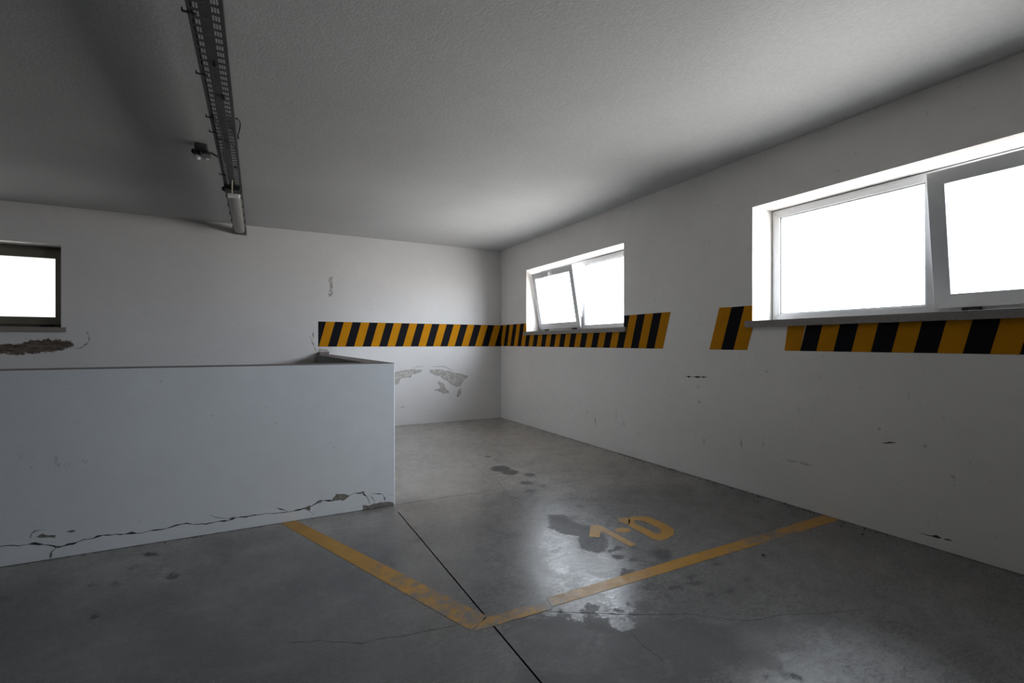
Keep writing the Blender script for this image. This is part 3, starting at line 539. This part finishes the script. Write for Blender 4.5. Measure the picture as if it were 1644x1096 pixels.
# ---------------------------------------------------------------- black and yellow hazard bands
zb_r = lambda y: 1.143+.0045*y
def band(name, on, stripes, cuts, label, group):
    bm = bmesh.new()
    for poly, mi in stripes:
        ps = [poly]
        for fn in cuts: ps = [q for p in ps for q in fn(p)]
        for p in ps:
            if len(p) >= 3:
                a = abs(sum(p[i][0]*p[(i+1) % len(p)][1]-p[(i+1) % len(p)][0]*p[i][1] for i in range(len(p))))/2
                if a > 1e-5: prism(bm, p, on, .0012, mi, .0002)
    bmesh.ops.remove_doubles(bm, verts=bm.verts, dist=1e-6)
    return obj(name, bm, [M_TAPE_Y, M_TAPE_K], label=label, cat='hazard marking', group=None)
st = [([(.726, 1.170), (.733, 1.170), (.826, 1.515), (.726, 1.515)], 1)]
for k in range(24):
    b0, b1, t0, t1 = .733+.1160*k, .733+.1160*(k+1), .826+.1168*k, .826+.1168*(k+1)
    st.append(([(b0, 1.170), (b1, 1.170), (t1, 1.515), (t0, 1.515)], k % 2))
st.append(([(.733+.116*24, 1.17), (3.75, 1.17), (3.75, 1.515), (.826+.1168*24, 1.515)], 0))
band('hazard_band', ON_B, st, [lambda p: [clip(p, 0, WX-.0015, True)]],
     'black and yellow striped band across the far wall, ending above the parapet corner', 0)
LEAN = .101
def stripes_r(y_start, n, first=0, wd=.1152, zt=1.515):
    s = []
    for k in range(n):
        b0, b1 = y_start+wd*k, y_start+wd*(k+1)
        s.append(([(b0, zb_r(b0)), (b1, zb_r(b1)), (b1-LEAN, zt), (b0-LEAN, zt)], (k+first) % 2))
    return s
def around(y0, y1):
    """keep what is outside the window opening and the sill"""
    def fn(p):
        low = clip(p, 1, Z0-.0485, True); up = clip(p, 1, Z0-.0485, False)
        res = [low]
        if len(up) >= 3: res += [clip(up, 0, y0-.048, True), clip(up, 0, y1+.052, False)]
        return [q for q in res if len(q) >= 3]
    return fn
def around2(y0, y1):
    def fn(p):
        mid = Z0+.0035; low = clip(p, 1, mid, True); up = clip(p, 1, mid, False); res = [low]
        if len(up) >= 3: res += [clip(up, 0, y0-.0005, True), clip(up, 0, y1+.0005, False)]
        return [q for q in res if len(q) >= 3]
    return fn
def sillcut(y0, y1):
    """two cuts: the sill strip with its horns, and the opening above it"""
    def fn(p):
        a, b = Z0-.0485, Z0+.0035
        low = clip(p, 1, a, True); mid = clip(clip(p, 1, a, False), 1, b, True); up = clip(p, 1, b, False); res = [low]
        if len(mid) >= 3: res += [clip(mid, 0, y0-.0485, True), clip(mid, 0, y1+.0525, False)]
        if len(up) >= 3: res += [clip(up, 0, y0-.0005, True), clip(up, 0, y1+.0005, False)]
        return [q for q in res if len(q) >= 3]
    return fn
band('hazard_band', ON_R, stripes_r(3.468, 33), [lambda p: [clip(p, 0, BY-.0015, True)], sillcut(*WIN_R[0])],
     'black and yellow striped band running under the small far window into the room corner', 0)
sm = [([(2.918, zb_r(2.9)), (2.798, zb_r(2.8)), (2.693, 1.515), (2.815, 1.518)], 0), ([(2.798, zb_r(2.8)), (2.676, zb_r(2.7)), (2.572, 1.515), (2.693, 1.515)], 1),
      ([(2.676, zb_r(2.7)), (2.549, zb_r(2.5)), (2.445, 1.515), (2.572, 1.515)], 0)]
band('hazard_band', ON_R, sm, [sillcut(*WIN_R[1])],
     'short band piece with one black and two yellow stripes left of the big window', 0)
bg = [([(2.236, 1.153), (2.210, 1.34), (2.080, 1.34), (2.117, 1.153)], 0)]
for k in range(1, 34):
    b0, b1 = 2.117-.1148*(k-1), 2.117-.1148*k
    bg.append(([(b0, zb_r(b0)), (b1, zb_r(b1)), (b1-.045, 1.345), (b0-.045, 1.345)], k % 2))
band('hazard_band', ON_R, bg, [lambda p: [clip(p, 0, -1.5, False)], sillcut(*WIN_R[1])],
     'black and yellow striped band directly under the sill of the big near window', 0)

# ---------------------------------------------------------------- floor paint
def painted(name, polys, wear, parent=None, z=.0012, step=.03, **k):
    """thin coat of paint, subdivided so that wear can vary along it"""
    bm = bmesh.new()
    for p in polys: prism(bm, p, ON_F, z, base=.0002)
    bmesh.ops.recalc_face_normals(bm, faces=bm.faces)
    o = obj(name, bm, M_YEL, parent, **k); me = o.data
    co = np.array([v.co[:2] for v in me.vertices])
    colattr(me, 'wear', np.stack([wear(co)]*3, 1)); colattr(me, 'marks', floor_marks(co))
    return o
def strip(a, b, c, d, n):
    """quads between edge a-b and edge c-d"""
    L = lambda p, q, t: (p[0]+(q[0]-p[0])*t, p[1]+(q[1]-p[1])*t)
    return [[L(a, b, i/n), L(a, b, (i+1)/n), L(c, d, (i+1)/n), L(c, d, i/n)] for i in range(n)]
# left line: from the parapet foot towards the joint
def wear_l(P):
    t = np.clip((3.573-P[:, 1])/1.72, 0, 1); return np.interp(t, [0, .35, .6, .8, 1], [-.4, -.15, .25, .52, .66])
painted('parking_line', strip((.228, 3.573), (.895, 1.915), (.134, 3.573), (.788, 1.853), 60), wear_l,
        label='slanting yellow parking line from the foot of the parapet down to the dark floor joint', cat='floor marking')
def wear_r(P):
    return np.interp(P[:, 0], [.8, 1.12, 1.17, 1.25, 1.35, 1.6, 2.2, 2.6, 2.9, 3.2, 3.52], [.52, .50, .75, .50, .18, -.15, -.15, .35, .80, .1, -.3])
rl = strip((.878, 1.914), (1.18, 1.905), (.795, 1.842), (1.18, 1.835), 14)+strip((1.205, 1.925), (3.519, 1.946), (1.185, 1.850), (3.519, 1.846), 90)
painted('parking_line', rl, wear_r, label='yellow parking line across the bay front, ending at the right wall below the big window', cat='floor marking')
num = empty('bay_number', (0, 0, 0), label='stencilled yellow parking bay number 1-D on the floor by the dark oil stain', cat='floor marking')
wear_n = lambda P: np.full(len(P), -.05)
painted('digit_one', [DIGIT1[:3]+DIGIT1[5:]][:0]+[DIGIT1], wear_n, num)
painted('dot', [DOT], wear_n, num)
n = len(DO); painted('letter_d', [[DO[i], DO[(i+1) % n], DI[(i+1) % n], DI[i]] for i in range(n)]+[DS], wear_n, num)

# ---------------------------------------------------------------- crumbs of plaster along the wall
bm = bmesh.new()
def crumb(x, y, r):
    if 1.80 < y < 1.98 or (abs(y-PY) < .1 and x > .05): return
    v = bmesh.ops.create_icosphere(bm, subdivisions=1, radius=r, matrix=Matrix.Translation((x, y, r*.5)) @ Matrix.Diagonal((random.uniform(.8, 1.5), random.uniform(.8, 1.3), .6, 1)))['verts']
    for q in v: q.co += Vector([random.uniform(-.2, .2)*r for _ in range(3)]); q.co.z = max(q.co.z, .0005)
for x, y in F_CRUMB:
    if x < 3.47: crumb(x, y, .009)
for i in range(70):
    t = random.random(); y = 1.6+2.6*t; crumb(WX-.012-abs(random.gauss(0, .018)), y, random.uniform(.003, .009))
for i in range(25):
    crumb(WX-.012-abs(random.gauss(0, .012)), random.uniform(1.0, 6.8), random.uniform(.002, .005))
for i in range(40): crumb(random.uniform(-1.6, .3), PY-.008-abs(random.gauss(0, .008)), random.uniform(.002, .006))
obj('plaster_crumbs', bm, M_CRACKF, kind='stuff', label='dark crumbs of broken plaster lying along the wall bases', cat='debris')

# ---------------------------------------------------------------- perforated cable tray under the ceiling
TX0, TX1, TZ, TY0, TY1 = -.262, -.130, 2.600, -1.0, BY-.002
tray = empty('cable_tray', ((TX0+TX1)/2, 2.5, TZ), label='long perforated metal cable tray hung below the ceiling', cat='cable tray')
def tl(o):   # children are built in world coordinates
    o.matrix_parent_inverse = Matrix.Translation(tray.location).inverted(); return o
tw = TX1-TX0; rows = [.12, .20, .28, .70, .78, .86]; xs = [TX0, TX1]
for r in rows: xs += [TX0+tw*r-.0036, TX0+tw*r+.0036]
mids = (TX0+tw*.40, TX0+tw*.56); xs += list(mids); xs = np.array(sorted(xs))
pitch = .058; ys = [TY0, TY1]; cells = []; k = 0; y = TY0+.03
while y+.05 < TY1:
    ys += [y, y+.040]; cells += [(TX0+tw*r-.0036, TX0+tw*r+.0036, y, y+.040) for r in rows]
    if k % 2 == 0: ys += [y+.046, y+.051]; cells.append((*mids, y+.046, y+.051))
    y += pitch; k += 1
ys = np.array(sorted(set(ys)))
_, V, F_ = panel(xs, ys, lambda u, v, h=0: (u, v, TZ), cells)
me = bpy.data.meshes.new('perforated_base'); me.from_pydata(V, [], F_); o = tl(link('perforated_base', me, M_TRAY, tray))
s = o.modifiers.new('solid', 'SOLIDIFY'); s.thickness = .002
for xa, xb in ((TX0-.002, TX0), (TX1, TX1+.002)):
    bm = bmesh.new(); bx(bm, xa, xb, TY0, TY1, TZ-.002, TZ+.05)
    lx = (xa, xa+.012) if xa < TX0 else (xb-.012, xb)
    bx(bm, lx[0], lx[1], TY0, TY1, TZ+.048, TZ+.05); tl(obj('side_flange', bm, M_TRAY, tray))
for by_ in (-.4, .9, 2.415, 2.936, 3.471, 3.705, 4.60, 6.8):
    bm = bmesh.new(); bx(bm, TX0-.022, TX0+.03, by_-.006, by_+.006, TZ-.0065, TZ-.0025); bx(bm, TX0-.022, TX0-.017, by_-.006, by_+.006, TZ-.006, TZ+.008)
    tube(bm, [(TX0+.066, by_, TZ-.004), (TX0+.066, by_, CZ)], .004, 6); tl(obj('hanger', bm, M_BLACK, tray))
bm = bmesh.new(); tube(bm, smooth_curve([(TX0+.02, 3.42, TZ-.006), (TX0+.045, 3.62, TZ-.010), (TX0+.05, 3.9, TZ-.009), (TX0+.035, 4.15, TZ-.007), (TX0+.055, 4.4, TZ-.009), (TX0+.05, 4.7, TZ-.006)]), .0055)
tl(obj('cable', bm, M_BLACK, tray, smooth=True))
bm = bmesh.new(); tube(bm, smooth_curve([(TX0+.02, 3.80, TZ-.005), (TX1-.03, 3.84, TZ-.007), (TX1-.012, 3.98, TZ-.006), (TX1-.014, 4.1, TZ-.004)]), .004)
tl(obj('cable', bm, M_BLACK, tray, smooth=True))
for (x, y_) in ((-.190, 2.80), (-.172, 3.15)):
    bm = bmesh.new(); ball(bm, (x, y_, TZ-.012), .009, (1.2, 1.4, .8), 10); bx(bm, x-.003, x+.003, y_-.03, y_+.02, TZ-.01, TZ-.003); tl(obj('cable_tie', bm, M_BLACK, tray))
bm = bmesh.new(); bmesh.ops.create_cone(bm, cap_ends=True, segments=16, radius1=.014, radius2=.014, depth=.01, matrix=Matrix.Translation((-.155, 4.35, TZ-.006)))
tl(obj('grommet', bm, M_BLACK, tray))

# fluorescent strip light fixed under the far end of the tray
LY0, LY1, LA, LB = 5.00, 6.55, -.258, -.134
fix = empty('strip_light', ((LA+LB)/2, (LY0+LY1)/2, TZ-.003), label='unlit strip light with clouded diffuser fixed under the far end of the tray', cat='ceiling light')
def fl(o): o.matrix_parent_inverse = Matrix.Translation(fix.location).inverted(); return o
ft = TZ-.003
bm = bmesh.new(); bx(bm, LA, LB, LY0, LY1, ft-.030, ft); fl(obj('housing', bm, M_HOUS, fix, .006))
bm = bmesh.new(); prof = []
for i in range(13):
    a = math.pi*i/12; prof.append(((LA+LB)/2-math.cos(a)*(LB-LA-.016)/2, ft-.031-math.sin(a)**.7*.044))
lo_ = [bm.verts.new((x, LY0+.012, z)) for x, z in prof]; hi_ = [bm.verts.new((x, LY1-.012, z)) for x, z in prof]
for i in range(12): bm.faces.new([lo_[i], lo_[i+1], hi_[i+1], hi_[i]])
bm.faces.new(lo_); bm.faces.new(hi_); bm.faces.new([lo_[0], lo_[-1], hi_[-1], hi_[0]])
fl(obj('diffuser', bm, M_DIFF, fix))
bm = bmesh.new(); bx(bm, LA+.012, LB-.012, LY0-.004, LY0+.035, ft-.072, ft-.030); fl(obj('end_cap', bm, M_BULB, fix, .008))
for k in range(5):
    y_ = LY0+.12+k*.33
    for sx_ in (LA-.004, LB-.002):
        bm = bmesh.new(); bx(bm, sx_, sx_+.006, y_-.014, y_+.014, ft-.042, ft-.012); fl(obj('clip', bm, M_BLACK, fix, .001))
# black connector and cream lead in front of the strip light
con = empty('cable_connector', (-.20, 4.88, TZ-.003), label='black cable connector with a cream lead in front of the strip light', cat='connector')
def cl_(o): o.matrix_parent_inverse = Matrix.Translation(con.location).inverted(); return o
bm = bmesh.new(); bx(bm, -.262, -.14, 4.84, 4.965, ft-.045, ft); ball(bm, (-.262, 4.90, ft-.03), .022, (1, 1, 1), 12); ball(bm, (-.140, 4.94, ft-.035), .016, (1, 1, 1), 12); cl_(obj('plug_body', bm, M_BLACK, con, .004))
bm = bmesh.new(); tube(bm, smooth_curve([(-.195, 4.70, ft-.006), (-.200, 4.80, ft-.03), (-.203, 4.88, ft-.052), (-.206, 4.96, ft-.050)]), .006); cl_(obj('lead', bm, M_CREAM, con, smooth=True))

# small ceiling lamp beside the tray
lamp = empty('ceiling_lamp', (-.385, 4.36, CZ), label='small grey ceiling lamp with two white glass heads beside the cable tray', cat='ceiling light')
def ll(o): o.matrix_parent_inverse = Matrix.Translation(lamp.location).inverted(); return o
bm = bmesh.new(); bx(bm, -.425, -.338, 4.30, 4.40, CZ-.065, CZ); ll(obj('base', bm, M_TRAY, lamp, .012))
for (x, y_, z, r) in ((-.408, 4.335, CZ-.100, .026), (-.350, 4.325, CZ-.092, .031)):
    bm = bmesh.new(); bmesh.ops.create_cone(bm, cap_ends=True, segments=20, radius1=r*.95, radius2=r*.6, depth=.03, matrix=Matrix.Translation((x, y_, z+.028))); h_ = ll(obj('lamp_head', bm, M_TRAY, lamp))
    bm = bmesh.new(); ball(bm, (x, y_, z), r, (1, 1, .85)); g_ = obj('glass', bm, M_BULB, h_, smooth=True); g_.matrix_parent_inverse = Matrix.Translation(lamp.location).inverted()
    g_.matrix_parent_inverse = Matrix.Identity(4)
bm = bmesh.new(); ball(bm, (-.436, 4.34, CZ-.06), .012, (1, 1, 1.6), 10); ll(obj('knob', bm, M_BLACK, lamp))
bm = bmesh.new(); tube(bm, [(-.33, 4.40, CZ-.03), (-.27, 4.42, CZ-.05), (TX0-.003, 4.43, CZ-.085)], .009); ll(obj('conduit', bm, M_HOUS, lamp, smooth=True))

# loop of dark cable right of the tray
cable = empty('cable_loop', (-.13, 3.85, CZ), label='small loop of dark cable clipped to the ceiling right of the tray', cat='cable')
def kl(o): o.matrix_parent_inverse = Matrix.Translation(cable.location).inverted(); return o
zc = CZ-.009
bm = bmesh.new(); tube(bm, smooth_curve([(-.149, 3.90, zc), (-.142, 3.78, zc), (-.129, 3.69, zc-.006), (-.113, 3.72, zc-.006), (-.108, 3.80, zc), (-.120, 3.93, zc), (-.134, 4.03, zc)]), .0042)
kl(obj('cord', bm, M_BLACK, cable, smooth=True))
for x, y_ in ((-.149, 3.905), (-.136, 4.045)):
    bm = bmesh.new(); bx(bm, x-.012, x+.012, y_-.014, y_+.014, CZ-.018, CZ); kl(obj('cord_clip', bm, M_BLACK, cable, .003))
